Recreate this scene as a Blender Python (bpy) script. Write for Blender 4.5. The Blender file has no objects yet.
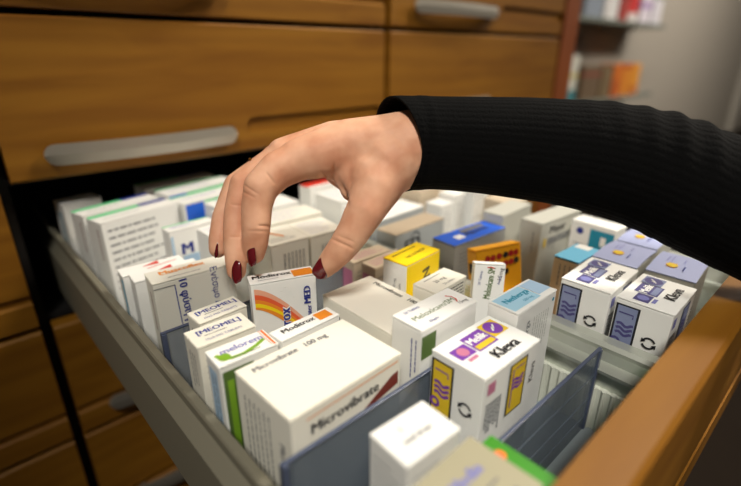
import bpy, bmesh, math, random
from mathutils import Vector, Matrix
random.seed(7)
C = bpy.context.scene.collection
S = 0.75          # everything below is laid out in plan units, scaled to metres at the end
PI = math.pi
FLOOR = -0.115    # inside bottom of the drawer
R3 = ((0.73393,-0.67921,0.00514),(-0.25353,-0.28096,-0.92563),(0.63014,0.67804,-0.37841))

# ------------------------------------------------------------------ materials
MATS = {}
def lin(c):
    return tuple(((v/255)/12.92 if v/255 <= .04045 else ((v/255+.055)/1.055)**2.4) for v in c)
def mat(name, rgb, rough=.5, metal=0, spec=.5, bump=0, bscale=200, var=0):
    if name in MATS: return MATS[name]
    m = bpy.data.materials.new(name); m.use_nodes = True
    nt = m.node_tree; b = nt.nodes['Principled BSDF']
    col = (*lin(rgb), 1)
    b.inputs['Base Color'].default_value = col
    b.inputs['Roughness'].default_value = rough
    b.inputs['Metallic'].default_value = metal
    b.inputs['Specular IOR Level'].default_value = spec
    if bump or var:
        tc = nt.nodes.new('ShaderNodeTexCoord')
        n = nt.nodes.new('ShaderNodeTexNoise'); n.inputs['Scale'].default_value = bscale
        n.inputs['Detail'].default_value = 4
        nt.links.new(tc.outputs['Object'], n.inputs['Vector'])
        if bump:
            bp = nt.nodes.new('ShaderNodeBump'); bp.inputs['Strength'].default_value = bump
            bp.inputs['Distance'].default_value = .001
            nt.links.new(n.outputs['Fac'], bp.inputs['Height'])
            nt.links.new(bp.outputs['Normal'], b.inputs['Normal'])
        if var:
            mx = nt.nodes.new('ShaderNodeMix'); mx.data_type = 'RGBA'
            mx.inputs['A'].default_value = (*[c*(1-var) for c in col[:3]], 1)
            mx.inputs['B'].default_value = (*[min(1, c*(1+var)) for c in col[:3]], 1)
            nt.links.new(n.outputs['Fac'], mx.inputs['Factor'])
            nt.links.new(mx.outputs['Result'], b.inputs['Base Color'])
    MATS[name] = m
    return m
def wood(name, dark, light, scale=(1.2, 9, 9), rough=.5):
    m = bpy.data.materials.new(name); m.use_nodes = True
    nt = m.node_tree; b = nt.nodes['Principled BSDF']
    tc = nt.nodes.new('ShaderNodeTexCoord'); mp = nt.nodes.new('ShaderNodeMapping')
    mp.inputs['Scale'].default_value = tuple(v*1.5 for v in scale)
    nt.links.new(tc.outputs['Object'], mp.inputs['Vector'])
    n1 = nt.nodes.new('ShaderNodeTexNoise'); n1.inputs['Scale'].default_value = 3.2; n1.inputs['Detail'].default_value = 5
    n1.inputs['Distortion'].default_value = .8
    nt.links.new(mp.outputs['Vector'], n1.inputs['Vector'])
    n2 = nt.nodes.new('ShaderNodeTexWave'); n2.bands_direction = 'Z'; n2.inputs['Scale'].default_value = 1.1
    n2.inputs['Distortion'].default_value = 9; n2.inputs['Detail'].default_value = 3; n2.inputs['Detail Scale'].default_value = .7
    nt.links.new(mp.outputs['Vector'], n2.inputs['Vector'])
    mx = nt.nodes.new('ShaderNodeMix'); mx.inputs['Factor'].default_value = .15
    nt.links.new(n1.outputs['Fac'], mx.inputs['A']); nt.links.new(n2.outputs['Fac'], mx.inputs['B'])
    cr = nt.nodes.new('ShaderNodeValToRGB')
    cr.color_ramp.elements[0].position = .2; cr.color_ramp.elements[0].color = (*lin(dark), 1)
    cr.color_ramp.elements[1].position = .8; cr.color_ramp.elements[1].color = (*lin(light), 1)
    nt.links.new(mx.outputs['Result'], cr.inputs['Fac'])
    nt.links.new(cr.outputs['Color'], b.inputs['Base Color'])
    b.inputs['Roughness'].default_value = rough; b.inputs['Specular IOR Level'].default_value = .3
    bp = nt.nodes.new('ShaderNodeBump'); bp.inputs['Strength'].default_value = .06; bp.inputs['Distance'].default_value = .002
    nt.links.new(n1.outputs['Fac'], bp.inputs['Height']); nt.links.new(bp.outputs['Normal'], b.inputs['Normal'])
    return m
WOOD = wood('honey_wood', (114,70,12), (144,98,26))
WOOD_RED = wood('reddish_wood', (128,66,30), (152,84,42), (9,9,1.2))
BLACKV = mat('dark_void', (12,10,9), .8)
STEEL = mat('brushed_steel', (186,180,168), .40, .8)
RAIL = mat('grey_metal_rail', (196,200,190), .34, .6)
SIDE = mat('grey_drawer_metal', (128,124,108), .5, .25)
PLASTIC_W = mat('white_ribbed_plastic', (205,208,196), .45)
BASEM = mat('drawer_base', (150,160,165), .4)

def plastic_sheet():
    m = bpy.data.materials.new('tinted_clear_plastic'); m.use_nodes = True
    nt = m.node_tree; b = nt.nodes['Principled BSDF']
    b.inputs['Base Color'].default_value = (*lin((104,116,130)), 1)
    b.inputs['Roughness'].default_value = .25
    b.inputs['Alpha'].default_value = .58
    b.inputs['IOR'].default_value = 1.45
    return m
SHEET = plastic_sheet()
SHEET_EDGE = mat('violet_plastic_edge', (74,82,104), .3)

# ------------------------------------------------------------------ mesh helpers
def link(name, bm, mats, parent=None, smooth=False):
    me = bpy.data.meshes.new(name); bm.normal_update(); bm.to_mesh(me); bm.free()
    if not isinstance(mats, (list, tuple)): mats = [mats]
    for m in mats: me.materials.append(m)
    if smooth:
        for p in me.polygons: p.use_smooth = True
    o = bpy.data.objects.new(name, me); C.objects.link(o)
    if parent: o.parent = parent
    return o
def thing(name, label, cat, loc=(0,0,0), rot=(0,0,0), group=None):
    o = bpy.data.objects.new(name, None); C.objects.link(o)
    o.empty_display_size = .01
    o.location = loc; o.rotation_euler = rot; tag(o, label, cat, group); return o
def tag(o, label, cat, group=None):
    o['label'] = label; o['category'] = cat
    if group: o['group'] = group
    return o
def struct(o): o['kind'] = 'structure'; return o
def box(bm, x0,x1,y0,y1,z0,z1, bev=0, mi=0, seg=2):
    r = bmesh.ops.create_cube(bm, size=1)
    vs = r['verts']
    for v in vs:
        v.co = Vector(((x0+x1)/2+v.co.x*(x1-x0), (y0+y1)/2+v.co.y*(y1-y0), (z0+z1)/2+v.co.z*(z1-z0)))
    fs = set(f for v in vs for f in v.link_faces)
    for f in fs: f.material_index = mi
    if bev:
        es = list(set(e for v in vs for e in v.link_edges))
        r2 = bmesh.ops.bevel(bm, geom=es, offset=bev, segments=seg, affect='EDGES', profile=.5)
        for f in r2['faces']: f.material_index = mi
def prism(bm, pts, axis, a0, a1, mi=0):
    """closed polygon pts (two coordinates) extruded along 'x','y' or 'z' from a0 to a1"""
    def P(p, a):
        return {'x':(a,p[0],p[1]), 'y':(p[0],a,p[1]), 'z':(p[0],p[1],a)}[axis]
    A = [bm.verts.new(P(p,a0)) for p in pts]; B = [bm.verts.new(P(p,a1)) for p in pts]
    n = len(pts); fs = []
    for i in range(n):
        fs.append(bm.faces.new((A[i],A[(i+1)%n],B[(i+1)%n],B[i])))
    fs.append(bm.faces.new(A[::-1])); fs.append(bm.faces.new(B))
    for f in fs: f.material_index = mi
    bmesh.ops.recalc_face_normals(bm, faces=fs)

# ------------------------------------------------------------------ printed matter
TXT = {}
def text_mesh(s):
    """vertices and faces of a word, baseline height 1, origin at its centre"""
    if s in TXT: return TXT[s]
    cu = bpy.data.curves.new('t', 'FONT'); cu.body = s; cu.resolution_u = 2; cu.fill_mode = 'FRONT'
    ob = bpy.data.objects.new('t', cu); C.objects.link(ob)
    bpy.context.view_layer.update()
    me = bpy.data.meshes.new_from_object(ob.evaluated_get(bpy.context.evaluated_depsgraph_get()))
    vs = [v.co.xy.copy() for v in me.vertices]; fs = [tuple(p.vertices) for p in me.polygons]
    bpy.data.objects.remove(ob); bpy.data.meshes.remove(me); bpy.data.curves.remove(cu)
    cap = .73
    x0 = min(v.x for v in vs); x1 = max(v.x for v in vs)
    vs = [Vector(((v.x-(x0+x1)/2)/cap, (v.y-cap/2)/cap)) for v in vs]
    TXT[s] = (vs, fs, (x1-x0)/cap); return TXT[s]

INK = {'k':(28,28,34),'g':(110,112,118),'b':(38,52,140),'B':(34,96,212),'v':(120,60,165),'y':(226,192,40),'o':(232,140,40),
       'r':(206,50,36),'G':(124,168,44),'dg':(84,110,52),'c':(110,190,225),'lb':(176,206,232),'w':(242,242,238),'gr':(96,206,140),
       'pk':(196,120,150),'lv':(126,128,188),'or':(240,120,50),'br':(120,50,40),'dv':(78,74,128),'gb':(132,142,176),'sp':(160,160,150),'teal':(30,140,170),
       'yb':(246,214,20),'on':(236,158,20),'lg':(190,192,186),'dr':(170,24,30), 'sw0':(236,170,140), 'sw1':(232,96,56), 'sw2':(238,138,40), 'pb':(196,208,222), 'nb':(168,210,232)}
def ink(k): return mat('print_'+k, INK[k], .45)

class Face:
    def __init__(s, bm, o, U, V, w, h, mats, base, zf=None):
        s.bm, s.o, s.U, s.V, s.w, s.h, s.mats, s.base = bm, Vector(o), Vector(U), Vector(V), w, h, mats, base
        s.n = s.U.cross(s.V); s.lift = .00018; s.k = 0; s.zf = zf
    def P(s, u, v, k):
        z = s.zf(u) if s.zf else 0
        return s.o + s.U*(u*s.w) + s.V*(v*s.h) + s.n*(s.lift+k*.00006+z)
    def mi(s, key):
        m = ink(key)
        if m not in s.mats: s.mats.append(m)
        return s.mats.index(m)
    def poly(s, pts, key):
        s.k += 1
        if s.zf:                      # follow a bowed lid: cut in thin strips
            pass
        f = s.bm.faces.new([s.bm.verts.new(s.P(u, v, s.k)) for u, v in pts]); f.material_index = s.mi(key)
        f.normal_update()
        if f.normal.dot(s.n) < 0: f.normal_flip()
    def rect(s, u0, v0, u1, v1, key): s.poly([(u0,v0),(u1,v0),(u1,v1),(u0,v1)], key)
    def oval(s, u, v, ru, key, rv=None, a0=0, a1=2*PI, n=20):
        rv = rv or ru*s.w/s.h
        s.poly([(u+ru*math.cos(a0+(a1-a0)*i/n), v+rv*math.sin(a0+(a1-a0)*i/n)) for i in range(n)], key)
    def band(s, pts, t, key):
        """stroke along pts (face fractions) t thick (metres)"""
        q = [Vector((p[0]*s.w, p[1]*s.h)) for p in pts]; L = []; Rr = []
        for i, p in enumerate(q):
            d = (q[min(i+1,len(q)-1)]-q[max(i-1,0)]).normalized(); nn = Vector((-d.y, d.x))*t/2
            L.append(p+nn); Rr.append(p-nn)
        s.k += 1; mi = s.mi(key)
        for i in range(len(q)-1):
            f = s.bm.faces.new([s.bm.verts.new(s.P(a.x/s.w, a.y/s.h, s.k)) for a in (L[i],L[i+1],Rr[i+1],Rr[i])])
            f.material_index = mi; f.normal_update()
            if f.normal.dot(s.n) < 0: f.normal_flip()
    def frame(s, u0, v0, u1, v1, t, key):
        tu, tv = t/s.w, t/s.h
        s.rect(u0,v0,u1,v0+tv,key); s.rect(u0,v1-tv,u1,v1,key); s.rect(u0,v0,u0+tu,v1,key); s.rect(u1-tu,v0,u1,v1,key)
    def text(s, t, u, v, size, key, rot=0, maxw=None, fatx=1, bold=0):
        """size = cap height in metres, rot in degrees"""
        vs, fs, w = text_mesh(t)
        sx = size*fatx
        if maxw and w*sx > maxw: sx = maxw/w
        a = math.radians(rot); ca, sa = math.cos(a), math.sin(a); mi = s.mi(key)
        offs = [(0,0)] if not bold else [(-bold,0),(bold,0)]
        for ox, oy in offs:
            s.k += 1
            nv = []
            for p in vs:
                x, y = p.x*sx+ox, p.y*size+oy
                nv.append(s.bm.verts.new(s.P(u+(x*ca-y*sa)/s.w, v+(x*sa+y*ca)/s.h, s.k)))
            for f in fs:
                try: g = s.bm.faces.new([nv[i] for i in f])
                except ValueError: continue
                g.material_index = mi; g.normal_update()
                if g.normal.dot(s.n) < 0: g.normal_flip()
    def lines(s, u0, v0, u1, v1, n, key='g', t=.0007, vert=False, rag=.35):
        """unreadable fine print: rows of short dashes"""
        rnd = random.Random(int(u0*999+v0*77+n))
        for i in range(n):
            f = (i+.5)/n
            a = 0.; end = 1-rag*rnd.random()
            while a < end-.03:
                b = min(end, a+.04+.1*rnd.random())
                if vert:
                    uu = u0+(u1-u0)*f; hh = t/s.w/2
                    s.rect(uu-hh, v1-(v1-v0)*b, uu+hh, v1-(v1-v0)*a, key)
                else:
                    vv = v1-(v1-v0)*f; hh = t/s.h/2
                    s.rect(u0+(u1-u0)*a, vv-hh, u0+(u1-u0)*b, vv+hh, key)
                a = b+.02
                s.k -= 1
        s.k += 1
    def recycle(s, u, v, r, key='k'):
        for k in range(2):
            a0 = k*PI+.35
            s.band([(u+r*math.cos(a0+i*.25)/s.w, v+r*math.sin(a0+i*.25)/s.h) for i in range(10)], r*.32, key)
            a = a0+9*.25
            c = Vector((math.cos(a), math.sin(a)))*r; d = Vector((-math.sin(a), math.cos(a)))*r*.75; n = Vector((math.cos(a), math.sin(a)))*r*.45
            s.poly([((c+n).x/s.w+u, (c+n).y/s.h+v), ((c+d).x/s.w+u, (c+d).y/s.h+v), ((c-n).x/s.w+u, (c-n).y/s.h+v)], key)

PAPER = {'white':(240,240,236), 'cream':(230,227,214), 'warm':(238,235,222), 'grey':(190,190,180), 'greyblue':(168,172,172), 'lav':(168,176,214),
         'yellow':(246,212,22), 'orange':(244,172,24), 'green':(60,140,30), 'beige':(206,190,166), 'olive':(166,160,134), 'blue':(50,110,200), 'pink':(190,160,158),
         'brownish':(176,160,138), 'cyan':(60,150,205)}
def paper(k): return mat('card_'+k, PAPER[k], .42, var=.03, bscale=40, bump=.05)

GROUP = 'medicine cartons packed in the open drawer'
def carton(label, x, y, w, d, zt, ang=0, base='white', top=None, front=None, left=None, lid=None, side=None, h=None,
           bow=0, lean=None, name='medicine_carton', lip=.0, pz=.058):
    """x, y: nearest left corner (plan); w along the drawer's width, d along its depth; top at zt"""
    if h is None: h = zt-FLOOR
    a = math.radians(ang)
    t = thing(name, label, 'medicine box', (x, y, zt-h), (0,0,a), GROUP)
    if lean: t.rotation_euler = (math.radians(lean[0]), math.radians(lean[1]), a)
    th = .0011
    bm = bmesh.new(); mats = [paper(base)]
    box(bm, 0, w, 0, d, 0, h-th-.0005, .0006)
    hb = h-th
    # print on the sides is laid out on the uppermost pz of the face
    if front: front(Face(bm, (0,0,hb-pz), (1,0,0), (0,0,1), w, pz, mats, base))
    if left: left(Face(bm, (0,d,hb-pz), (0,-1,0), (0,0,1), d, pz, mats, base))
    o = link('carton_body', bm, mats, t)
    bm = bmesh.new(); mats = [paper(lid or base)]
    nx = 10 if bow else 1
    zf = (lambda u: bow*math.sin(PI*u)) if bow else None
    e = .0003
    pts = [(-e+(w+2*e)*i/nx, h+(zf(i/nx) if zf else 0)) for i in range(nx+1)]
    pts += [(p[0], p[1]-th) for p in pts[::-1]]
    prism(bm, [(p[0], p[1]) for p in pts], 'y', -e-lip, d+e)
    if not bow:
        es = [ed for ed in bm.edges]
        bmesh.ops.bevel(bm, geom=es, offset=.0004, segments=2, affect='EDGES')
    if top: top(Face(bm, (0,0,h), (1,0,0), (0,1,0), w, d, mats, base, zf))
    o2 = link('top_flap', bm, mats, t)
    if bow: pass
    return t

# ------------------------------------------------------------------ cabinet
YC = .67
cab = thing('drawer_cabinet', 'honey-coloured wooden pharmacy cabinet with wide drawers and curved metal handles, one drawer pulled out', 'cabinet', (0, YC, -1.0))
def inv(o, z=1.0, y=-YC):       # child meshes are written in world plan coordinates
    o.location = (0, y, z); return o
cols = [(-.60, .043), (.051, .658), (.668, 1.325)]
zrows = [-.895, -.707, -.519, -.332, -.146, .041, .229, .417, .605]
def front_panel(bm, x0, x1, z0, z1, y0, th=.024):
    """drawer front with a rounded edge and a long routed finger groove near its lower edge; outer face at y0"""
    g = .0035
    z0 += g; z1 -= g
    prof = [(y0+th, z0), (y0+.002, z0), (y0, z0+.002), (y0, z0+.033), (y0+.0045, z0+.036), (y0+.0045, z0+.040), (y0, z0+.047),
            (y0, z1-.003), (y0+.003, z1), (y0+th, z1)]
    prism(bm, prof, 'x', x0+.003, x1-.003)
def plain_panel(bm, x0, x1, z0, z1, y0, th=.024, groove=None):
    g = .0035
    z0 += g; z1 -= g; x0 += .003; x1 -= .003
    if not groove:
        prism(bm, [(y0+th,z0),(y0+.003,z0),(y0,z0+.003),(y0,z1-.003),(y0+.003,z1),(y0+th,z1)], 'x', x0, x1); return
    # groove = (xa, xb, za, zb): routed recess; face built as frame around it
    xa, xb, za, zb = groove
    prism(bm, [(y0+th,z0),(y0+.003,z0),(y0,z0+.003),(y0,za),(y0+th,za)], 'x', x0, x1)
    prism(bm, [(y0+th,zb),(y0,zb),(y0,z1-.003),(y0+.003,z1),(y0+th,z1)], 'x', x0, x1)
    # stadium hole between za and zb
    n = 8; r = (zb-za)/2; zc = (za+zb)/2
    left = [(xa+r-r*math.cos(-PI/2+PI*i/n), zc+r*math.sin(-PI/2+PI*i/n)) for i in range(n+1)]
    right = [(xb-r+r*math.cos(-PI/2+PI*i/n), zc+r*math.sin(-PI/2+PI*i/n)) for i in range(n+1)]
    prism(bm, [(x0, za)]+left+[(x0, zb)], 'y', y0, y0+th)
    prism(bm, [(x1, za)]+right+[(x1, zb)], 'y', y0, y0+th)
    box(bm, xa, xb, y0+.007, y0+th-.0001, za, zb)
def pull(bm, x0, x1, zc, y0, hh=.0125, out=.024, ends=False, tilt=0):
    """flat bowed bar standing off the front with rounded ends; y0 = face it is fixed to"""
    n = 24; th = .003
    rows = []
    for i in range(n+1):
        u = .5-.5*math.cos(PI*i/n); x = x0+(x1-x0)*u
        y = y0-out*(1-(2*u-1)**2*.55)
        e = min(u, 1-u)*(x1-x0)
        k = hh*math.sqrt(max(0.02, 1-(1-e/hh)**2)) if e < hh else hh
        rows.append((x, y, k))
    V = []
    for x, y, k in rows:
        V.append([bm.verts.new(p) for p in ((x,y,zc+tilt-k),(x,y-.0012,zc+tilt),(x,y,zc+tilt+k),(x,y+th,zc+tilt+k),(x,y+th,zc+tilt-k))])
    for a, b in zip(V, V[1:]):
        for j in range(5):
            bm.faces.new((a[j], a[(j+1)%5], b[(j+1)%5], b[j]))
    bm.faces.new(V[0]); bm.faces.new(V[-1][::-1])
    for u in (.08, .92):
        x = x0+(x1-x0)*u
        box(bm, x-.004, x+.004, y0-out*.6, y0+.001, zc-.004, zc+.004)
    bmesh.ops.recalc_face_normals(bm, faces=bm.faces[:])

bm = bmesh.new()   # carcass
for xa, xb in ((-.62,-.605), (.0425,.0515), (.6585,.6675)):
    box(bm, xa, xb, YC+.026, YC+.56, -1.0, .61)
box(bm, -.60, 1.33, YC+.56, YC+.575, -1.0, .61)
box(bm, -.62, 1.33, YC+.026, YC+.56, .61, .63)
for z in zrows[:-1]:
    box(bm, -.60, 1.33, YC+.03, YC+.56, z-.004, z+.004)
box(bm, -.60, 1.33, YC+.02, YC+.56, -1.0, -.91)
link('carcass', bm, BLACKV, cab).location = (0,-YC,1.0)
bm = bmesh.new(); box(bm, 1.328, 1.412, YC-.004, YC+.58, -1.0, .63, .003)
link('end_panel', bm, WOOD_RED, cab).location = (0,-YC,1.0)
for ci, (x0, x1) in enumerate(cols):
    for ri in range(len(zrows)-1):
        z0, z1 = zrows[ri], zrows[ri+1]
        if ci == 1 and ri == 4: continue
        bm = bmesh.new()
        if ci == 1 and ri == 5: plain_panel(bm, x0, x1, z0, z1, YC, groove=(.362, .654, z0+.030, z0+.055))
        elif ci == 2 and ri == 5: plain_panel(bm, x0, x1, z0, z1, YC)
        elif ci == 2: plain_panel(bm, x0, x1, z0, z1, YC, groove=(1.03, 1.322, z0+.035, z0+.060))
        else: front_panel(bm, x0, x1, z0, z1, YC)
        d = link('drawer', bm, WOOD, cab); d.location = (0,-YC,1.0)
        bm = bmesh.new()
        if ci == 1 and ri == 5: pull(bm, .091, .338, z0+.0335, YC)
        elif ci == 1 and ri == 3: pull(bm, .092, .34, z0+.040, YC)
        elif ci == 2: pull(bm, .725, 1.0, z0+.042, YC)
        else: pull(bm, x0+.04 if ci else -.50, x0+.29 if ci else -.25, z0+.04, YC)
        h = link('handle', bm, STEEL, d); h['label'] = 'curved brushed metal bar handle'
# ---- the open drawer
bm = bmesh.new()
front_panel(bm, .048, .661, -.1475, .0135, .0305, .026)
dr = link('drawer', bm, WOOD, cab); dr.location = (0,-YC,1.0); dr['label'] = 'drawer pulled fully out, its wooden front seen from above and behind'
bm = bmesh.new(); pull(bm, .06, .30, -.115, .0305)
h = link('handle', bm, STEEL, dr, True)
bm = bmesh.new(); box(bm, .088, .625, .0545, .86, FLOOR-.004, FLOOR)
link('drawer_base', bm, BASEM, dr)
XL, XM, XR = .0925, .358, .620     # left rail inner edge, middle rail left edge, right rail
def rail_side(sgn, x):
    # profile of a metal drawer side: rounded top lip, upper face, proud lower band
    b = bmesh.new()
    P = [(0,-.037),(.0012,-.035),(.0065,-.035),(.0078,-.0365),(.0078,-.039),(.0035,-.041),(.0035,-.056),(.0135,-.064),(.0135,-.127),(.011,-.129),(.0,-.129)]
    prism(b, [(x-sgn*p[0], p[1]) for p in P], 'y', .0545, .88)
    return b
link('drawer_side', rail_side(1, XL), SIDE, dr); 
b = bmesh.new()      # right side: stepped light metal
prism(b, [(XR+.004,-.035),(XR+.014,-.035),(XR+.014,-.129),(XR-.004,-.129),(XR-.004,-.060),(XR-.009,-.058),(XR-.009,-.053),(XR-.002,-.052),(XR+.002,-.042)], 'y', .0545, .88)
link('drawer_side', b, RAIL, dr)
b = bmesh.new()      # middle partition: two bright lips with a channel between, plain web below
prism(b, [(XM+.010,-.033),(XM+.021,-.033),(XM+.021,-.114),(XM+.004,-.114),(XM+.004,-.056),(XM-.003,-.055),(XM-.004,-.0515),(XM+.0,-.050),(XM+.006,-.048),(XM+.008,-.040),(XM+.007,-.036)], 'y', .0545, .86)
link('partition_rail', b, RAIL, dr)
b = bmesh.new()      # ribbed white insert below
yy = .058
while yy < .80:
    r = .0022
    prism(b, [(XM+.004-.006*math.sin(PI*i/6), yy+r*(1-math.cos(PI*i/6))) for i in range(7)], 'z', -.1145, -.072)
    yy += .0075
box(b, XM+.0005, XM+.0045, .056, .80, -.1145, -.0725)
link('ribbed_strip', b, PLASTIC_W, dr)

def divider(label, y, z1, x0=XL+.003, x1=XM-.001, tilt=0, ribs=()):
    t = thing('drawer_divider', label, 'divider', (x0, y, FLOOR), (0,0,tilt), 'bluish plastic dividers across the drawer')
    b = bmesh.new()
    w = x1-x0; h = z1-FLOOR
    box(b, 0, w, -.0009, .0009, 0, h-.0012, .0003)
    for k in ribs: box(b, .004, w-.004, -.0013, -.0009, h*k-.0005, h*k+.0005)
    link('clear_sheet', b, SHEET, t)
    b = bmesh.new(); box(b, 0, w, -.0014, .0014, h-.0016, h, .0004)
    for xx in (0, w-.004): box(b, xx, xx+.004, -.0022, .0022, 0, h-.0016, .0003)
    link('rim', b, SHEET_EDGE, t)['label'] = 'violet-tinted edge of the sheet'
    return t
divider('bluish clear plastic divider in front of the yellow and purple Kleva box', .1075, -.032, ribs=(.2,.42,.7))
divider('bluish plastic divider along the front of the large off-white box', .1748, -.022)
divider('small blue-grey plastic divider showing left of the two bracket-lettered boxes', .352, -.022, tilt=0)

# ------------------------------------------------------------------ cartons in the middle row
def kleva_top(c):
    def f(F):
        F.rect(.07,.48,.31,.76,c[0]); F.oval(.19,.62,.07,c[2]); F.rect(.12,.38,.26,.45,c[2])
        F.rect(.33,.44,.66,.86,c[0]); F.rect(.35,.47,.64,.58,c[1]); F.text('Melik',.495,.71,.0072,'w',0,.019,bold=.0004)
        F.rect(.67,.52,.93,.90,c[1]); F.oval(.80,.71,.115,c[0]); F.band([(.75,.64),(.80,.74),(.79,.68),(.85,.78)],.0014,'w')
        F.text('Kleva',.58,.25,.0092,'k',0,.036,bold=.00035)
    return f
def kleva_left(c):
    def f(F):
        F.rect(.02,.16,.46,.93,'k'); F.rect(.06,.185,.42,.905,c[1])
        for i in range(3):
            F.band([(.10+.30*j/9, .46+.075*i+.022*math.sin(j*.9)) for j in range(10)], .0024, c[0])
        F.band([(.10,.80),(.36,.80),(.36,.74)],.0012,c[0]); F.oval(.13,.32,.10,c[0],n=16); F.oval(.13,.32,.05,c[1],n=14)
        F.recycle(.72,.47,.0046)
    return f
def kleva_front(c):
    def f(F):
        F.rect(.07,.74,.20,.90,c[2]); F.lines(.06,.10,.34,.62,7,'g',.0016,vert=True)
        F.rect(.45,.18,.78,.93,'k'); F.rect(.475,.20,.755,.91,c[1])
        for i in range(3):
            F.band([(.53+.2*j/9, .55+.06*i+.018*math.sin(j*.9)) for j in range(10)], .0022, c[0])
        F.band([(.52,.28),(.52,.84),(.72,.84)],.0012,c[0])
        F.text('Kleva',.90,.60,.006,'k',90,.04)
    return f
YV = ('v','y','pk'); DV = ('dv','gb','lv')

carton('white box with a yellow and purple emblem and the word Kleva on its lid', .216,.1262,.067,.0435,0,-.5,'white',
       kleva_top(YV), kleva_front(YV), kleva_left(YV))
carton('off-white box with a grey-violet emblem and Kleva on its lid, behind the bare metal rail', .391,.119,.067,.0435,0,1.5,'white',
       kleva_top(DV), kleva_front(DV), kleva_left(DV))
carton('off-white Kleva box with a grey-violet emblem, nearest to the wooden drawer front', .3915,.071,.064,.043,0,1,'white',
       kleva_top(DV), kleva_front(DV), kleva_left(DV))
def sun_top(F):
    for i in range(10):
        a = i*PI/5
        F.poly([(.36+.13*math.cos(a),.60+.15*math.sin(a)),(.36+.05*math.cos(a+.5),.60+.07*math.sin(a+.5)),(.36+.05*math.cos(a-.5),.60+.07*math.sin(a-.5))],'o')
    F.oval(.36,.60,.08,'y')
    F.lines(.50,.62,.85,.80,2,'lv',.0009); F.lines(.24,.28,.42,.40,1,'b',.0014); F.lines(.55,.36,.78,.46,1,'lv',.0012)
def plain_lines(F): F.lines(.1,.15,.85,.85,8,'g')
carton('lavender sun-printed box between the left grey-violet Kleva box and the farthest lavender lid', .4615,.1235,.0605,.0415,0,1.5,'grey',sun_top,plain_lines,lid='lav',bow=.002)
carton('lavender sun-printed box, the farthest of the three lavender lids', .5255,.1265,.0605,.0395,0,1,'grey',sun_top,plain_lines,lid='lav',bow=.002)
carton('lavender sun-printed box nearest to the right metal side rail', .470,.0765,.060,.041,-.0005,3,'grey',sun_top,plain_lines,lid='lav',bow=.002)

def micro_top(F):
    F.text('Microvibrate   100 mg',.42,.87,.0054,'g',0,.060,bold=.0002)
def micro_front(F):
    F.band([(.12,.90),(.97,.93)],.0007,'o'); F.text('Microvibrate',.46,.76,.0080,'k',1,.066,bold=.0003)
    F.poly([(.55,.50),(.97,.62),(.97,.80),(.90,.78)],'br')
def micro_left(F):
    F.lines(.12,-.2,.66,.80,6,'g',.0012,vert=True,rag=.1); F.text('Microvibrate',.84,.25,.0056,'g',-90,.05,bold=.0002)
carton('large off-white box with a blank creamy lid reading Microvibrate, the biggest in front', .106,.179,.0915,.0605,0,1.5,'warm',micro_top,micro_front,micro_left)
def micro2_top(F): F.text('Microvibrate   100 mg',.88,.50,.0052,'k',-90,.078,bold=.0002)
carton('large off-white Microvibrate box lying end-on behind the biggest one, left of the Meloxicam box', .2215,.2085,.0575,.0925,-.012,0,'warm',micro2_top,None,micro_left)
def melox_top(F):
    F.text('Meloxicam/SM',.46,.50,.0058,'dg',0,.048); F.band([(.80,.74),(.845,.62),(.845,.45),(.80,.33)],.0011,'r')
    F.text('20 Tablets',.24,.84,.0030,'b',0,.016); F.text('Alapis',.28,.17,.0030,'b',0,.014); F.text('15mg',.86,.25,.0034,'g',0)
def melox_front(F):
    F.rect(0,.60,.24,.93,'dg'); F.lines(.5,-.6,.9,.3,4,'g',.0012,vert=True)
def melox_left(F): F.lines(.62,.2,.90,.85,2,'b',.0010,vert=True)
carton('white box with green Meloxicam lettering on its lid, behind the yellow and purple Kleva box', .2135,.177,.064,.029,.012,0,'white',melox_top,melox_front,melox_left)
def neth_top(F):
    F.rect(.02,.12,.66,.92,'nb'); F.text('Netherga',.38,.62,.0062,'teal',0,.034,bold=.0003); F.text('500 mg',.46,.30,.003,'teal'); F.rect(.68,.2,.98,.9,'lb')
def neth_front(F):
    F.text('Netherga',.28,.52,.0062,'g',90,.05); F.lines(.42,.2,.85,.8,7,'lg',.0010,vert=True); F.oval(.92,.9,.03,'teal')
carton('white box with a pale blue panel reading Netherga on its lid', .2865,.1465,.0585,.0262,.010,-.5,'white',neth_top,neth_front,plain_lines)

# small boxes near the hand
def inter_top(F):
    F.rect(.66,.05,.98,.80,'o'); F.text('Moditrox',.35,.62,.0062,'k',0,.034,bold=.0003); F.lines(.12,.12,.5,.3,1,'g',.0007)
def inter_front(F):
    def arc(o0, o1, key, n=14):
        # swoosh falling from upper left to lower right
        A = [(.04+.74*j/n, .86-o0-(.70-o0*.2)*(j/n)**1.55) for j in range(n+1)]
        B = [(.04+.74*j/n*(1-o1*.5), .86-o1-(.70-o1*.35)*(j/n)**1.45) for j in range(n+1)]
        for i in range(n): F.poly([A[i], A[i+1], B[i+1], B[i]], key); F.k -= 1
        F.k += 1
    arc(-.06,.04,'sw0'); arc(.04,.13,'sw1'); arc(.13,.20,'sw2'); arc(.20,.27,'yb'); arc(.27,.31,'o')
    for k, (u, v) in enumerate(((.50,.74),(.44,.82),(.58,.80),(.50,.88),(.40,.70),(.62,.68))): F.oval(u,v,.012,'w')
    F.text('MED',.84,.66,.0062,'b',90,.019,bold=.0004); F.text('inter',.86,.34,.0046,'b',90,.012,bold=.0002)
    F.text('ditrox',.47,.20,.0105,'w',90,.030,bold=.0012); F.text('ditrox',.47,.20,.0095,'b',90,.028,bold=.0005)
t = carton('upright white box with an orange and yellow swoosh, held between thumb and fingers', .1585,.3125,.0545,.0165,.0155,-20,'white',inter_top,inter_front,None,h=.066,pz=.050)
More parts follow.
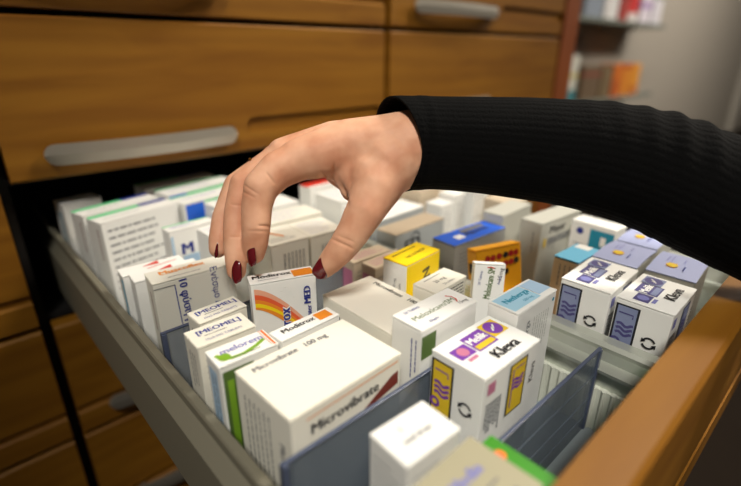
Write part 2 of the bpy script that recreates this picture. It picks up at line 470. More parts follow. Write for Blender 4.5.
def moldur_top(F):
    F.rect(.70,.2,.93,.85,'o'); F.text('Moditrox',.40,.62,.0056,'k',0,.040,bold=.0002)
carton('low white box with an orange patch on its lid, tucked behind the biggest off-white box', .1445,.2475,.054,.0155,0,1.5,'white',moldur_top,plain_lines)
def meomel_top(F):
    F.text('[MEOMEL]',.52,.70,.0056,'b',0,.040,bold=.0002); F.lines(.22,.38,.62,.52,1,'g',.0009,rag=.1); F.text('10x5 MG TABLETS',.50,.22,.0026,'b',0,.034)
def meomel_left(F): F.lines(.25,.15,.75,.85,3,'g',.0009,vert=True)
carton('white box lettered MEOMEL in brackets, the farther of the two', .1120,.3085,.040,.0215,0,2,'cream',meomel_top,plain_lines,meomel_left)
carton('white box lettered MEOMEL in brackets, the nearer of the two', .0975,.2795,.0445,.0250,0,-1.5,'cream',meomel_top,plain_lines,meomel_left)
def melo_top(F):
    F.band([(.08,.60),(.12,.34),(.25,.20),(.45,.18),(.70,.32),(.88,.50)],.0030,'G'); F.oval(.17,.36,.10,'G'); F.text('melorem',.52,.66,.0064,'lv',0,.036,bold=.0002)
    F.band([(.955,.03),(.955,.97)],.0016,'or'); F.band([(.90,.03),(.90,.97)],.0004,'or'); F.lines(.25,.08,.75,.20,1,'dg',.0009,rag=.1)
def melo_left(F): F.rect(.20,-.8,.75,.88,'lb'); F.lines(.3,-.6,.7,.8,2,'g',.0009,vert=True)
def melo_front(F): F.rect(.04,-.8,.55,.93,'dg'); F.rect(.10,-.8,.20,.80,'G'); F.text('melorem',.35,.35,.006,'k',90,.05,bold=.0004)
carton('white box with a lime green swoosh reading melorem on its lid', .0985,.2495,.0435,.0225,0,-2.5,'white',melo_top,melo_front,melo_left)
def beige_top(F):
    F.text('Muscoflex',.42,.68,.0075,'o',0,.050,bold=.0004); F.lines(.15,.45,.45,.56,1,'o',.0008); F.lines(.2,.12,.62,.26,1,'g',.0009,rag=.1)
def beige_front(F):
    F.band([(.265,.0),(.245,.92)],.0009,'b'); F.text('10 φύσιγγες',.36,.50,.0074,'b',-88,.058,bold=.0003); F.text('Ενέσιμο Δ.',.74,.68,.0066,'b',-88,.056)
    F.band([(.0,.92),(.25,.92)],.0006,'g')
def beige_left(F): F.lines(.42,.1,.62,.8,1,'br',.0022,vert=True,rag=.05)
carton('tall creamy box with blue vertical Greek lettering on its side, left of the fingers', .109,.398,.0745,.0275,0,-5,'cream',beige_top,beige_front,beige_left)
def red_top(F): F.poly([(.35,.55),(.62,.95),(.62,.55)],'r'); F.band([(.4,.2),(.9,.5)],.0012,'r')
def bluestrip(F): F.rect(.6,-.8,.95,.93,'c')
carton('narrow white box with a red mark on its lid, right behind the tall creamy box', .1035,.4320,.062,.022,-.009,-4,'white',red_top,None,plain_lines)
carton('narrow white box with a blue side stripe, second one behind the tall creamy box', .1005,.4590,.060,.020,-.012,-4,'white',red_top,None,bluestrip)

def text_face(F):
    F.lines(.06,-.55,.95,.90,9,'g',.0022,rag=.45)
def stripe_top(F):
    F.rect(0,.70,.62,1,'gr'); F.rect(.62,.70,1,1,'b'); F.lines(.1,.2,.7,.45,1,'g',.0012)
def thin_left(F): F.lines(.55,.1,.8,.85,1,'br',.0016,vert=True,rag=.1)
carton('large white box with rows of fine print on its face, at the left rail', .1165,.5800,.101,.033,.006,13,'white',stripe_top,text_face,thin_left)
carton('white green-and-blue-striped box directly behind the large one with rows of fine print', .1075,.6190,.098,.030,.007,13,'white',stripe_top,text_face,thin_left)
def far_left(F): F.lines(.25,-.2,.7,.8,2,'teal',.003,vert=True); F.rect(.3,-.6,1,-.1,'gr')
carton('pale narrow box deepest in the dark left back corner of the drawer', .101,.690,.048,.03,.006,10,'white',None,None,far_left)
def bg_front(F): F.rect(.02,.42,.26,.97,'B'); F.rect(.27,.42,.85,.97,'gr'); F.lines(.05,.1,.8,.4,3,'g')
def bg_top(F): F.lines(.1,.3,.8,.7,2,'lv',.0014); F.rect(0,.85,1,1,'gr')
carton('white box with a bright blue square and a mint green panel on its face', .2195,.5960,.115,.036,.004,10,'white',bg_top,bg_front)
carton('white box with a green edge strip, behind the one with the blue square', .2155,.6400,.112,.034,.007,10,'white',bg_top,bg_front)
carton('pale box with a violet lid edge at the dark back, behind the mint green ones', .205,.698,.112,.033,.006,8,'white',stripe_top,plain_lines)
def M_front(F):
    F.text('M',.34,.60,.0145,'b',0,bold=.0008); F.rect(.22,.22,.60,.44,'lb'); F.rect(.02,-.3,.07,.9,'lb'); F.lines(.90,-.2,.98,.8,1,'g',.0016,vert=True)
carton('white box with a bold dark blue letter M on its face', .169,.517,.056,.019,0,3,'white',bg_top,M_front)
def ln_top(F): F.lines(.12,.1,.88,.9,5,'lv',.0010)
carton('white box with small blue print on its lid, just behind the fingers', .1965,.446,.030,.056,.002,2,'white',ln_top,plain_lines)
def or_top(F): F.band([(.25,.9),(.55,.35)],.0035,'o'); F.lines(.1,.1,.9,.35,3,'g',.0010)
def gr_face(F): F.lines(.3,.1,.9,.8,6,'g',.0012,vert=True)
carton('white box with an orange stripe on its lid, seen between fingers and thumb', .2305,.402,.0465,.049,.001,-4,'warm',or_top,gr_face)
carton('creamy box under the arch of the hand, right of the orange-striped one', .279,.3985,.0465,.050,.0,-4,'warm',ln_top,gr_face)
carton('long pale box behind the orange-striped one, under the palm', .232,.459,.106,.040,.002,-3,'warm',ln_top,plain_lines)
carton('pale box with a lined lid, two rows behind the orange-striped box', .236,.509,.108,.040,.002,2,'white',ln_top,plain_lines)
carton('white box with grey lid lines against the partition, third row behind the palm', .246,.558,.10,.033,.002,3,'white',ln_top,plain_lines)
def pink_top(F): F.lines(.1,.2,.9,.85,3,'pk',.0012)
def pink_left(F): F.rect(.1,.1,.9,.85,'pk')
carton('pale box with faded pink print beside the thumb tip, the farther of two', .2865,.3335,.053,.0215,-.012,-2,'beige',pink_top,plain_lines,pink_left)
carton('pale box with faded pink print, directly behind the yellow box', .2935,.3085,.052,.0205,-.012,1,'beige',pink_top,plain_lines,pink_left)
def yel_top(F): F.text('NOOTROP',.55,.42,.0046,'k',2,.036); F.band([(.12,.78),(.80,.80)],.0012,'k')
def yel_front(F): F.rect(0,-1.0,1,.99,'yb'); F.text('N',.60,.70,.0125,'k',-80,bold=.0006)
def yel_left(F): F.text('20 mg',.5,.62,.0034,'g',90); F.text('tabs',.72,.60,.003,'g',90)
carton('bright yellow box with a black letter N on its face', .2935,.2660,.0535,.029,.006,5,'white',yel_top,yel_front,yel_left,lid='yellow')
def sm_top(F): F.text('20 mg',.48,.52,.0046,'k',0,.02); F.lines(.2,.72,.7,.9,1,'g',.001,rag=0); F.text('20 tablets',.55,.20,.003,'g')
def sm_front(F): F.lines(.05,.62,.95,.97,6,'k',.0011,rag=.05); F.lines(.05,.1,.9,.5,4,'g',.001)
carton('small creamy box with speckled small print, in front of the yellow one', .2855,.2235,.048,.0255,-.003,4,'cream',sm_top,sm_front)
def up_front(F):
    F.text('Meloxicam SM',.50,.70,.0068,'dg',84,.030,bold=.0002); F.text('15mg',.84,.86,.0042,'k',84); F.text('20 Tablets',.20,.78,.0024,'b',84); F.text('Alapis',.82,.75,.0024,'b',84)
    F.band([(.40,.955),(.52,.965),(.64,.945)],.0009,'r')
carton('small white box on end with sideways Meloxicam lettering, before the orange box', .3165,.2065,.0290,.0105,.0125,-42,'white',None,up_front,None,lean=(-13,3),h=.1245)

# right compartment
def dots_front(F):
    pos = [(.24,.84,'r'),(.36,.84,'r'),(.50,.85,'r'),(.64,.86,'k'),(.76,.87,'r'),(.88,.87,'r'),(.64,.70,'r'),(.76,.71,'r'),(.88,.72,'k'),(.64,.54,'k'),(.28,.66,'k')]
    for u, v, k in pos: F.oval(u,v-.02,.057,'dr' if k=='r' else 'k')
def dots_left(F): F.rect(.2,.55,.8,.75,'k')
carton('orange box with rows of dark red and black dots, leaning back behind the other boxes', .3815,.2325,.060,.016,-.0005,-18,'orange',None,dots_front,dots_left,lean=(-12,0),lid='orange',h=.118)
def blue_top(F):
    F.rect(0,0,1,1,'B'); F.rect(.20,.30,.34,.60,'w'); F.poly([(.40,.62),(.42,.90),(.86,.90),(.84,.62)],'g'); F.text('Aloven',.60,.52,.0105,'k',0,.044,bold=.0004)
carton('grey-sided box with a blue lid, behind the orange dotted one', .392,.2855,.094,.033,-.008,-3,'greyblue',blue_top,plain_lines)
def tall_front(F):
    F.text('Mepar',.42,.82,.0100,'k',0,.04,bold=.0003); F.lines(.2,.48,.98,.64,2,'g',.0034,rag=.1); F.rect(.10,.45,.16,.65,'y'); F.lines(.2,.3,.4,.6,3,'g',.0012,vert=True)
def tall_left(F): F.lines(.55,.1,.8,.8,1,'g',.0013,vert=True)
carton('tall light grey-green box with its name printed high on the face, behind the blue-topped box', .5035,.2440,.090,.0285,.002,-4,'grey',None,tall_front,tall_left,lid='grey')
carton('plain grey box left of and behind the tall grey-green one', .490,.2880,.072,.029,.004,2,'grey',None,tall_left,tall_left)
def teal_left(F): F.oval(.22,.82,.08,'b'); F.rect(.45,.45,.98,.92,'teal'); F.rect(.70,.6,.82,.8,'w'); F.lines(.1,.1,.4,.6,4,'g',.001)
carton('white box with a dark blue disc and a teal panel on its side', .552,.1770,.027,.054,0,-3,'white',ln_top,plain_lines,teal_left)
def bt_top(F): F.rect(0,0,1,1,'c'); F.rect(.75,.3,1,.9,'w')
def bt_left(F): F.lines(.2,.3,.8,.9,3,'g',.0014,vert=True)
carton('beige box with a sky blue lid, behind the left Kleva box of the pair', .443,.1705,.050,.026,-.005,-1,'beige',bt_top,plain_lines,bt_left,lid='cyan')
def ed_front(F): F.text('ED',.34,.68,.018,'k',4,bold=.0006); F.band([(.30,.84),(.38,.95),(.46,.88),(.48,.70)],.0018,'k')
carton('grey-blue box with brownish lid and large dark letters on its face, behind the yellow box', .389,.3735,.097,.034,-.020,1,'greyblue',None,ed_front,None,lid='brownish')
carton('wide white-topped box with a grey side, behind the brownish-lidded one', .389,.4150,.107,.045,-.015,3,'greyblue',ln_top,None,None,lid='white')
carton('short white box standing beside the brownish-lidded box, under the sleeve', .504,.395,.030,.028,-.012,3,'white',None,plain_lines)
carton('white box a little taller than its left neighbour, under the sleeve', .537,.3965,.028,.030,-.004,3,'white',None,plain_lines)
def md_top(F): F.text('MD',.5,.5,.008,'k',0)
carton('white box with small black print on its lid, at the edge of the sleeve shadow', .568,.3865,.038,.04,.004,0,'white',md_top,plain_lines)
carton('beige box behind the two short white ones', .504,.436,.060,.03,.0,2,'beige',ln_top,plain_lines)
carton('white box with a red end on its lid, seen through the arch of the hand', .391,.552,.050,.028,.002,2,'white',lambda F: F.rect(.0,.3,1,1,'r'),plain_lines)
carton('white box in front of the red-ended one, along the partition', .391,.4800,.056,.06,-.002,1,'white',ln_top,plain_lines)
carton('grey box beside the partition box, under the wrist', .452,.4780,.052,.05,-.006,2,'grey',None,plain_lines)
carton('tan box near the far right rail under the forearm', .510,.4790,.10,.05,-.004,1,'beige',None,plain_lines)
carton('pale tan box in the last row under the forearm', .446,.552,.075,.04,-.002,0,'beige',None,plain_lines)
carton('tan box right of the grey one behind the tall grey-green box', .568,.323,.045,.045,-.006,2,'beige',None,plain_lines)

# front compartment
def media_top(F):
    F.text('Media',.62,.66,.0068,'lv',-0,.026,bold=.0004); F.lines(.30,.36,.85,.44,1,'g',.0012,rag=.1); F.text('forte',.70,.18,.0058,'g',0,.022,bold=.0004)
carton('olive-grey box with faded violet lettering, nearest in the drawer corner', .1085,.0620,.063,.0415,0,1,'olive',media_top,plain_lines,plain_lines)
def gdot(F): F.oval(.45,.72,.22,'or')
carton('green-topped box with an orange dot, right of the olive-grey one', .1745,.0625,.0165,.041,-.012,0,'green',gdot,plain_lines)
def wt_top(F): F.text('nasal drops',.48,.42,.0032,'g',0,.022,bold=.0002); F.text('3',.35,.70,.0036,'g')
carton('plain white box with faint grey print, between the two front dividers', .1310,.1135,.0405,.0285,0,-2.5,'white',wt_top,plain_lines,plain_lines)

# ------------------------------------------------------------------ room
b = bmesh.new(); box(b, -3, 14, -3, 2.2, -1.06, -1.0)
FLOORM = mat('brown_floor', (40,33,27), .9, spec=.1, var=.15, bscale=6)
struct(link('floor', b, FLOORM))
b = bmesh.new(); box(b, -3, 9.55, 1.78, 1.9, -1.0, 2.4)
WALL = mat('grey_plaster', (150,142,130), .7, var=.03, bscale=3)
struct(link('wall_back', b, WALL))
b = bmesh.new(); box(b, 9.6, 14, 1.70, 1.8, -1.0, 2.4)
struct(link('wall_right', b, WALL))
b = bmesh.new(); box(b, 9.5, 9.62, 1.69, 1.78, -1.0, 2.4, .01)
struct(link('trim_1', b, mat('pale_trim', (176,170,158), .6)))
b = bmesh.new(); box(b, -3, 14, -3, 2.2, 2.4, 2.46)
struct(link('ceiling', b, mat('white_ceiling', (200,196,186), .8)))

GLASS = mat('greenish_shelf', (120,126,118), .25)
def shelf(label, z, x1):
    t = thing('wall_shelf', label, 'shelf', (2.7, 1.5, z))
    b = bmesh.new(); box(b, 0, x1-2.7, 0, .28, -.03, 0, .004); link('shelf_board', b, GLASS, t)
    for xx in (.2, x1-2.7-.6):
        b = bmesh.new(); box(b, xx, xx+.03, .02, .28, -.06, -.03); link('bracket', b, RAIL, t)
shelf('upper thin grey wall shelf at the top right beside the cabinet', .41, 4.77)
shelf('lower thin grey wall shelf just above the sleeve', -.13, 4.80)
def goods_mat(c):
    return mat('goods_%d_%d_%d' % c, tuple(int(v*.92) for v in c), .6)
def goods(label, x, y, z, w, d, h, col, stripes=(), cat='box', name='shelf_carton'):
    t = thing(name, label, cat, (x, y, z))
    b = bmesh.new(); ms = [goods_mat(col)]
    box(b, 0, w, 0, d, 0, h, .004)
    for (a0, a1, c) in stripes:
        m = goods_mat(c)
        if m not in ms: ms.append(m)
        box(b, -.002, w+.002, -.002, d*.5, h*a0, h*a1, 0, ms.index(m))
    link('carton_body', b, ms, t)
    b = bmesh.new(); box(b, .004, w-.004, .004, d-.004, h, h+.004, .001); link('top_flap', b, ms[0], t)
xs = 3.13
goods('white package with a teal foot on the lower shelf, half behind the cabinet edge', 3.12,1.53,-.13,.22,.10,.30,(226,226,214),[(.0,.28,(60,140,150)),(.55,.62,(210,190,60))])
goods('dull brown box on the lower shelf between the white and the orange packages', 3.45,1.54,-.13,.30,.14,.235,(112,92,68),[(.7,.8,(140,60,40))])
goods('second dull brown box on the lower shelf, touching the orange ones', 3.78,1.54,-.13,.18,.14,.225,(124,104,72))
goods('deep orange box on the lower shelf, leftmost of the three orange ones', 3.99,1.54,-.13,.16,.14,.235,(214,112,28),[(.0,.5,(196,96,30))])
goods('orange box with a reddish edge on the lower shelf, middle of the three', 4.17,1.54,-.13,.17,.14,.235,(224,140,36),[(.88,1.,(190,70,30))])
goods('yellow-orange box on the lower shelf, rightmost of the three', 4.36,1.54,-.13,.17,.14,.235,(228,152,44),[(.0,.3,(206,120,40))])
goods('tall white tub on the lower shelf right of the orange boxes', 4.56,1.56,-.13,.14,.12,.20,(160,152,138))
goods('dark brown package standing behind the brown boxes on the lower shelf', 3.44,1.71,-.13,.24,.06,.44,(70,44,34))
goods('blue-grey package on the upper shelf next to the cabinet', 3.30,1.53,.41,.26,.12,.30,(140,150,166))
goods('white package on the upper shelf, left of the red ones', 3.60,1.53,.41,.22,.12,.32,(228,226,224))
goods('dark red package on the upper shelf', 3.87,1.53,.41,.12,.12,.32,(150,48,44),[(.0,.4,(176,60,50))])
goods('bright red package with a white foot on the upper shelf', 4.02,1.53,.41,.16,.12,.32,(206,40,36),[(.0,.18,(232,226,222))])
goods('white package with a lilac band on the upper shelf', 4.24,1.53,.41,.22,.12,.34,(224,216,226),[(.3,.42,(170,140,190))])
goods('pale package at the right end of the upper shelf', 4.50,1.53,.41,.20,.12,.36,(218,214,220),[(.5,.6,(150,160,150))])
# ------------------------------------------------------------------ person: hand and forearm
FR, F0 = 468.27, Vector((0,0,.19))
M3 = Matrix(R3)
def at(px, py, fw):       # working out joint positions once, from how far ahead they lie
    v = Vector(((px-370.5)/FR, (py-243)/FR, 1))*fw
    return M3.transposed() @ v + F0
def chain_mesh(bm, pts, n=18):
    """tapered capsules between successive (pos, radius)"""
    for (a, ra), (b_, rb) in zip(pts, pts[1:]):
        d = b_-a; L = d.length
        if L < 1e-6: continue
        z = d.normalized(); x = z.orthogonal().normalized(); y = z.cross(x)
        rings = []
        prof = []
        for i in range(1, 6): th = PI/2*(1-i/5); prof.append((-ra*math.sin(th), ra*math.cos(th)))
        for i in range(1, 5): prof.append((L*i/5, ra+(rb-ra)*i/5))
        for i in range(0, 5): th = PI/2*i/5; prof.append((L+rb*math.sin(th), rb*math.cos(th)))
        for h, r in prof:
            rings.append([bm.verts.new(a+z*h+x*(r*math.cos(2*PI*k/n))+y*(r*math.sin(2*PI*k/n))) for k in range(n)])
        for A, B in zip(rings, rings[1:]):
            for k in range(n): bm.faces.new((A[k],A[(k+1)%n],B[(k+1)%n],B[k]))
        p0 = bm.verts.new(a-z*ra); p1 = bm.verts.new(b_+z*rb)
        for k in range(n):
            bm.faces.new((p0, rings[0][(k+1)%n], rings[0][k])); bm.faces.new((p1, rings[-1][k], rings[-1][(k+1)%n]))
def px(p, fw): return p*fw/FR
H_ = dict(
 wrist=(400,152,.388,44), w2=(440,149,.388,42), w3=(520,150,.382,42),
)
J = lambda x,y,fw,r: (at(x,y,fw), px(r,fw))
chains = [
 # forearm inside the sleeve
 [J(600,162,.376,44), J(520,152,.382,42), J(440,146,.386,36), J(408,147,.387,36.5)],
 [J(410,146,.388,35), J(380,150,.388,34), J(352,152,.390,30)],
 [J(404,150,.386,32), J(390,162,.382,34), J(375,175,.378,28)],
 # metacarpals
 [J(392,146,.388,32), J(350,146,.386,27), J(318,155,.382,24), J(298,160,.380,21)],
 [J(392,143,.402,27), J(335,144,.402,23), J(284,155,.400,17.5)],
 [J(392,145,.412,24), J(335,148,.418,20), J(276,159,.418,15)],
 [J(392,150,.424,21), J(335,156,.432,18), J(275,168,.434,13)],
 # index
 [J(300,160,.380,20.5), J(278,170,.377,19), J(261,187,.374,17.5), J(257,205,.375,15.5), J(256,226,.376,14.6), J(255,243,.381,13.2), J(254,253,.385,11.2)],
 # middle
 [J(284,155,.400,16), J(243,184,.394,13.2), J(236,212,.391,12), J(235,235,.388,12), J(236,258,.386,11.2), J(236.5,271,.386,9.8)],
 # ring
 [J(276,159,.418,14), J(236,185,.414,12), J(223,218,.408,11), J(219,240,.403,10.4), J(218,249,.402,9.2)],
 # little
 [J(275,168,.434,12), J(240,188,.434,10), J(225,207,.430,9), J(222,232,.424,7.5)],
 # thumb
 [J(388,165,.380,29), J(377,186,.372,26), J(366,209,.367,20.5), J(354,231,.369,17), J(343,247,.374,15.2), J(332,260,.382,13.0), J(325,268,.388,10.5)],
 # web and ball of the thumb
 [J(352,160,.388,22), J(362,178,.384,22), J(368,195,.376,20)],
 [J(330,160,.388,18), J(348,172,.390,16), J(352,190,.388,12)],
 [J(375,170,.398,26), J(360,180,.400,20), J(340,170,.410,17)],
]
bm = bmesh.new()
for c in chains: chain_mesh(bm, c)
me = bpy.data.meshes.new('h'); bm.to_mesh(me); bm.free()
tmp = bpy.data.objects.new('h', me); C.objects.link(tmp)
rm = tmp.modifiers.new('r', 'REMESH'); rm.mode = 'VOXEL'; rm.voxel_size = .0009
sm = tmp.modifiers.new('s', 'SMOOTH'); sm.iterations = 34; sm.factor = .5
bpy.context.view_layer.update()
hm = bpy.data.meshes.new_from_object(tmp.evaluated_get(bpy.context.evaluated_depsgraph_get()))
bpy.data.objects.remove(tmp)
hm.name = 'person'
# skin folds at the joints: (x, y, ahead, along direction (right, down), half width px, depth)
_rt = M3.transposed() @ Vector((1,0,0)); _dn = M3.transposed() @ Vector((0,1,0)); _fw = M3.transposed() @ Vector((0,0,1))
hm.update()
_nr = [v.normal.copy() for v in hm.vertices]
CRE = [(342,244,.360,(-.42,.9),17,.0011,.0011),(346,239,.360,(-.38,.92),12,.0006,.0009),(265,226,.365,(-.05,1),9,.0012,.0011),(250,189,.362,(-.55,.85),13,.0006,.0009),
       (247,194,.362,(-.45,.9),12,.0005,.0009),(270,178,.36,(-.8,.6),9,.0005,.0009),(236,237,.376,(0,1),9,.0006,.0009),(236,205,.380,(-.1,1),8,.0005,.0009),(256,231,.362,(0,1),13,.0005,.0009),
       (327,181,.370,(.75,-.55),13,.0022,.0016),(345,196,.372,(-.9,.25),16,.0018,.0020),(333,172,.372,(.9,.2),10,.0012,.0014)]
for cx_, cy_, cf_, dd, hw_, dep, wd in CRE:
    c_ = at(cx_, cy_, cf_); d_ = (_rt*dd[0]+_dn*dd[1]).normalized(); p_ = d_.cross(_fw).normalized(); R_ = hw_*cf_/FR
    for i_, v_ in enumerate(hm.vertices):
        q_ = v_.co-c_
        a_ = q_.dot(d_); b_ = q_.dot(p_)
        if abs(a_) < wd*3 and abs(b_) < R_*1.3 and abs(q_.dot(_fw)) < .03 and _nr[i_].dot(_fw) < .1:
            v_.co -= _nr[i_]*dep*math.exp(-(a_/wd)**2)*math.exp(-(b_/(R_*.75))**4)
for p in hm.polygons: p.use_smooth = True
def skin():
    m = bpy.data.materials.new('skin'); m.use_nodes = True
    nt = m.node_tree; b = nt.nodes['Principled BSDF']
    tc = nt.nodes.new('ShaderNodeTexCoord')
    n = nt.nodes.new('ShaderNodeTexNoise'); n.inputs['Scale'].default_value = 45; n.inputs['Detail'].default_value = 3
    cr = nt.nodes.new('ShaderNodeValToRGB')
    cr.color_ramp.elements[0].position = .35; cr.color_ramp.elements[0].color = (*lin((204,142,110)), 1)
    cr.color_ramp.elements[1].position = .7; cr.color_ramp.elements[1].color = (*lin((232,182,150)), 1)
    n2 = nt.nodes.new('ShaderNodeTexNoise'); n2.inputs['Scale'].default_value = 900; n2.inputs['Detail'].default_value = 3
    nt.links.new(tc.outputs['Object'], n.inputs['Vector']); nt.links.new(tc.outputs['Object'], n2.inputs['Vector'])
    nt.links.new(n.outputs['Fac'], cr.inputs['Fac']); nt.links.new(cr.outputs['Color'], b.inputs['Base Color'])
    bp = nt.nodes.new('ShaderNodeBump'); bp.inputs['Strength'].default_value = .12; bp.inputs['Distance'].default_value = .0006
    nt.links.new(n2.outputs['Fac'], bp.inputs['Height']); nt.links.new(bp.outputs['Normal'], b.inputs['Normal'])
    b.inputs['Roughness'].default_value = .58
    b.inputs['Specular IOR Level'].default_value = .3
    b.inputs['Subsurface Weight'].default_value = .12; b.inputs['Subsurface Radius'].default_value = (.006,.003,.0015)
    b.inputs['Subsurface Scale'].default_value = .5
    return m
hm.materials.clear(); hm.materials.append(skin())
person = bpy.data.objects.new('person', hm); C.objects.link(person)
tag(person, 'person reaching in from the right in a black ribbed sweater, fingers lifting the swoosh-printed box', 'person')

NAIL = mat('dark_red_polish', (92,14,22), .18, spec=.7)
def nail(c, tipdir, normal, L, W, name='fingernail'):
    """curved oval plate centred at c; tipdir along the finger, normal outwards"""
    t = tipdir.normalized(); n = (normal-t*normal.dot(t)).normalized(); s_ = t.cross(n)
    b = bmesh.new(); nu, nv = 12, 8; G = []
    for layer in (0, 1):
        g = []
        for i in range(nu+1):
            row = []
            for j in range(nv+1):
                u = -1+2*i/nu; v = -1+2*j/nv
                wid = math.sqrt(max(0, 1-abs(u)**3.2))
                a = v*wid*1.05
                p = c + t*(u*L/2) + s_*(math.sin(a)*W*.60) + n*((math.cos(a)-1)*W*.55 - .10*L*u*u) - n*(layer*.0006)
                row.append(b.verts.new(p))
            g.append(row)
        G.append(g)
    for k, g in enumerate(G):
        for i in range(nu):
            for j in range(nv):
                q = (g[i][j],g[i+1][j],g[i+1][j+1],g[i][j+1]); b.faces.new(q if k == 0 else q[::-1])
    for i in range(nu):
        b.faces.new((G[0][i][0],G[1][i][0],G[1][i+1][0],G[0][i+1][0])); b.faces.new((G[0][i][nv],G[0][i+1][nv],G[1][i+1][nv],G[1][i][nv]))
    for j in range(nv):
        b.faces.new((G[0][0][j],G[0][0][j+1],G[1][0][j+1],G[1][0][j])); b.faces.new((G[0][nu][j],G[1][nu][j],G[1][nu][j+1],G[0][nu][j+1]))
    bmesh.ops.recalc_face_normals(b, faces=b.faces[:])
    o = link(name, b, NAIL, person, True); o['label'] = 'dark red varnished fingernail'
    return o
fwd = M3.transposed() @ Vector((0,0,1)); right = M3.transposed() @ Vector((1,0,0)); down = M3.transposed() @ Vector((0,1,0))
def nail_px(x, y, fw, d, nrm, L, W):
    """d, nrm given as (right, down, ahead) components"""
    D = right*d[0]+down*d[1]+fwd*d[2]; N = right*nrm[0]+down*nrm[1]+fwd*nrm[2]
    nail(at(x,y,fw), D, N, L, W)
nail_px(247.8,255.5,.3735,(.08,1,.1),(-.72,.0,-.70),.0190,.0112)
nail_px(233.2,272.0,.3765,(.05,1,.0),(-.55,.1,-.84),.0195,.0114)
nail_px(213.2,249.0,.3965,(.0,1,.0),(-.85,.1,-.55),.0155,.0085)
nail_px(215.0,216.0,.4270,(-.1,1,.0),(-.90,.0,-.45),.0100,.0070)
nail_px(324.5,270.5,.3770,(-.55,.80,.2),(.25,.45,-.86),.0195,.0150)
# ring on the far finger
b = bmesh.new()
a = at(259,167,.410); d = (at(236,184,.414)-at(276,156,.418)).normalized()
x = d.orthogonal().normalized(); y = d.cross(x); c0 = at(258,170,.4165); Rr = px(13.6,.4165)
n, m_ = 32, 8; rg = []
for i in range(n):
    th = 2*PI*i/n; dirv = x*math.cos(th)+y*math.sin(th)
    rg.append([b.verts.new(c0+dirv*(Rr+.0008*math.cos(2*PI*k/m_))+d*(.0012*math.sin(2*PI*k/m_))) for k in range(m_)])
for i in range(n):
    for k in range(m_): b.faces.new((rg[i][k],rg[(i+1)%n][k],rg[(i+1)%n][(k+1)%m_],rg[i][(k+1)%m_]))
link('finger_ring', b, mat('gold', (210,160,60), .25, 1.0), person, True)['label'] = 'thin gold ring'

# sleeve
def sleeve_mat():
    m = bpy.data.materials.new('black_knit'); m.use_nodes = True
    nt = m.node_tree; b = nt.nodes['Principled BSDF']
    b.inputs['Base Color'].default_value = (*lin((7,7,7)), 1); b.inputs['Roughness'].default_value = .9
    b.inputs['Specular IOR Level'].default_value = .08
    tc = nt.nodes.new('ShaderNodeTexCoord')
    n = nt.nodes.new('ShaderNodeTexNoise'); n.inputs['Scale'].default_value = 700; n.inputs['Detail'].default_value = 3
    nt.links.new(tc.outputs['Object'], n.inputs['Vector'])
    bp = nt.nodes.new('ShaderNodeBump'); bp.inputs['Strength'].default_value = .5; bp.inputs['Distance'].default_value = .001
    nt.links.new(n.outputs['Fac'], bp.inputs['Height']); nt.links.new(bp.outputs['Normal'], b.inputs['Normal'])
    return m
path = [(396,146,.386,47),(403,145,.386,47),(415,144,.386,46.5),(440,144,.385,46),(480,146,.383,47.5),(520,149,.381,50),(560,153,.377,52),(600,159,.373,55),
        (640,169,.368,57),(680,184,.362,59),(720,203,.356,60),(760,221,.350,61),(820,246,.342,64),(900,270,.33,70),(1000,310,.32,76)]
pts = []
NS = 220
def interp(tt):
    f = tt*(len(path)-1); i = min(int(f), len(path)-2); u = f-i
    # catmull-rom
    P = [path[max(i-1,0)], path[i], path[i+1], path[min(i+2,len(path)-1)]]
    return [0.5*((2*P[1][k])+(-P[0][k]+P[2][k])*u+(2*P[0][k]-5*P[1][k]+4*P[2][k]-P[3][k])*u*u+(-P[0][k]+3*P[1][k]-3*P[2][k]+P[3][k])*u**3) for k in range(4)]
b = bmesh.new(); NR = 288; rings = []
dense = [interp(i/NS) for i in range(NS+1)]
cen = [at(p[0],p[1],p[2]) for p in dense]
for i, p in enumerate(dense):
    c = cen[i]; tan = (cen[min(i+1,NS)]-cen[max(i-1,0)]).normalized()
    up = (Vector((0,0,1))-tan*tan.z).normalized(); sd = tan.cross(up)
    r = px(p[3], p[2]); X = p[0]; ring = []
    for k in range(NR):
        th = 2*PI*k/NR
        rr = r*(1+.008*abs(math.cos(th*24)))           # lengthwise ribs
        fold = 0
        for fx, amp, ph in ((640,.020,0),(663,.034,.3),(684,.030,.6),(612,.012,.2),(590,.008,0),(705,.02,.9),(730,.015,.4)):
            fold += 1.9*amp*math.exp(-((X+18*math.cos(th+ph)-fx)/7.5)**2)*(.35+.65*max(0, math.cos(th-.2)))
        fold += .010*math.exp(-((X-421)/5)**2)
        rr *= 1+fold
        if X < 412: rr *= 1+.035*(412-X)/16*(max(0,math.cos(th))**2)   # the cuff lifts open on top
        outv = up*math.cos(th)+sd*math.sin(th)
        slant = tan*px(21*outv.dot(-fwd)+1-7*max(0,math.cos(th)), p[2])*max(0, 1-(X-396)/70)  # rim slants: longer over the back of the hand
        ring.append(b.verts.new(c+up*(rr*math.cos(th))*.985+sd*(rr*math.sin(th))*.90+slant))
    rings.append(ring)
inner = []
c = cen[0]
for q in range(1, 7):
    ring = []
    cc = cen[q*2]
    for k in range(NR):
        base_ = rings[q*2][k].co
        ring.append(b.verts.new(cc+(base_-cc)*.955))
    inner.append(ring)
seq = inner[::-1]+rings
for A, B in zip(seq, seq[1:]):
    for k in range(NR): b.faces.new((A[k],A[(k+1)%NR],B[(k+1)%NR],B[k]))
b.faces.new(rings[-1])
bmesh.ops.recalc_face_normals(b, faces=b.faces[:])
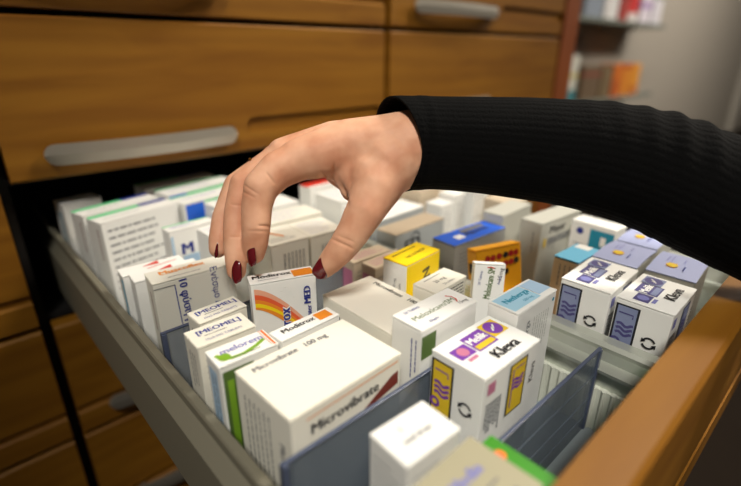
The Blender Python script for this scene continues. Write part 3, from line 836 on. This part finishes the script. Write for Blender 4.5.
slv = link('sweater_sleeve', b, sleeve_mat(), person, True); slv['label'] = 'black ribbed knit sleeve'

# ------------------------------------------------------------------ lights
def area(name, loc, target, size, power, col=(1,.86,.68)):
    l = bpy.data.lights.new(name, 'AREA'); l.shape = 'RECTANGLE'; l.size = size[0]*S; l.size_y = size[1]*S
    l.energy = power; l.color = col
    o = bpy.data.objects.new(name, l); C.objects.link(o); o.location = loc
    o.rotation_euler = (Vector(target)-Vector(loc)).to_track_quat('-Z','Y').to_euler(); return o
l = bpy.data.lights.new('key_spot', 'SPOT'); l.energy = 138; l.color = (1,.95,.86); l.shadow_soft_size = .16
l.spot_size = math.radians(36); l.spot_blend = 1.0  # unseen key lamp, cone narrowed to keep the left drawer fronts dark
o = bpy.data.objects.new('key_spot', l); C.objects.link(o); o.location = (-.85,-.8,2.1)
o.rotation_euler = (Vector((.48,.2,0))-Vector((-.85,-.8,2.1))).to_track_quat('-Z','Y').to_euler()
l = bpy.data.lights.new('key_spot', 'SPOT'); l.energy = 115; l.color = (1,.95,.86); l.shadow_soft_size = .2
l.spot_size = math.radians(42); l.spot_blend = 1.0  # another unseen key, added to light lids that the arm would shade
o = bpy.data.objects.new('key_spot', l); C.objects.link(o); o.location = (1.75,-.2,2.3)
o.rotation_euler = (Vector((.46,.22,0))-Vector((1.75,-.2,2.3))).to_track_quat('-Z','Y').to_euler()
area('fill_light', (2.3,-.7,2.3), (1.4,.67,.2), (1.0,.6), 34)  # added fill without a visible lamp, brightens the right-hand cabinet fronts
area('fill_light', (5.6,-.6,2.35), (6.2,1.8,.0), (2.4,.9), 122, (1,.93,.84))  # unseen light added to brighten the grey back wall
w = bpy.data.worlds.new('World'); bpy.context.scene.world = w; w.use_nodes = True
w.node_tree.nodes['Background'].inputs['Color'].default_value = (1,.9,.76,1)
w.node_tree.nodes['Background'].inputs['Strength'].default_value = .075

# ------------------------------------------------------------------ camera
cam = bpy.data.cameras.new('camera'); cam.sensor_width = 36; cam.lens = FR/741*36
co = bpy.data.objects.new('camera', cam); C.objects.link(co)
rt, dn, fw_ = Vector(R3[0]), Vector(R3[1]), Vector(R3[2])
rotm = Matrix((rt, -dn, -fw_)).transposed()
co.matrix_world = Matrix.Translation((0,0,.19)) @ rotm.to_4x4()
cam.clip_start = .01; cam.clip_end = 60
cam.dof.use_dof = True; cam.dof.focus_distance = .385*S; cam.dof.aperture_fstop = 3.2
bpy.context.scene.camera = co

# ------------------------------------------------------------------ plan units -> metres
bpy.context.view_layer.update()
done = set()
for o in list(bpy.data.objects):
    o.location = o.location*S
    if o.type == 'MESH' and o.data.name not in done:
        done.add(o.data.name); o.data.transform(Matrix.Scale(S, 4))
# stand the scene on z = 0 at the floor
for o in bpy.data.objects:
    if o.parent is None: o.location.z += 1.0*S

sc = bpy.context.scene
sc.view_settings.view_transform = 'Standard'; sc.view_settings.look = 'None'
sc.view_settings.gamma = 1; sc.view_settings.use_curve_mapping = False
sc.view_settings.exposure = .06
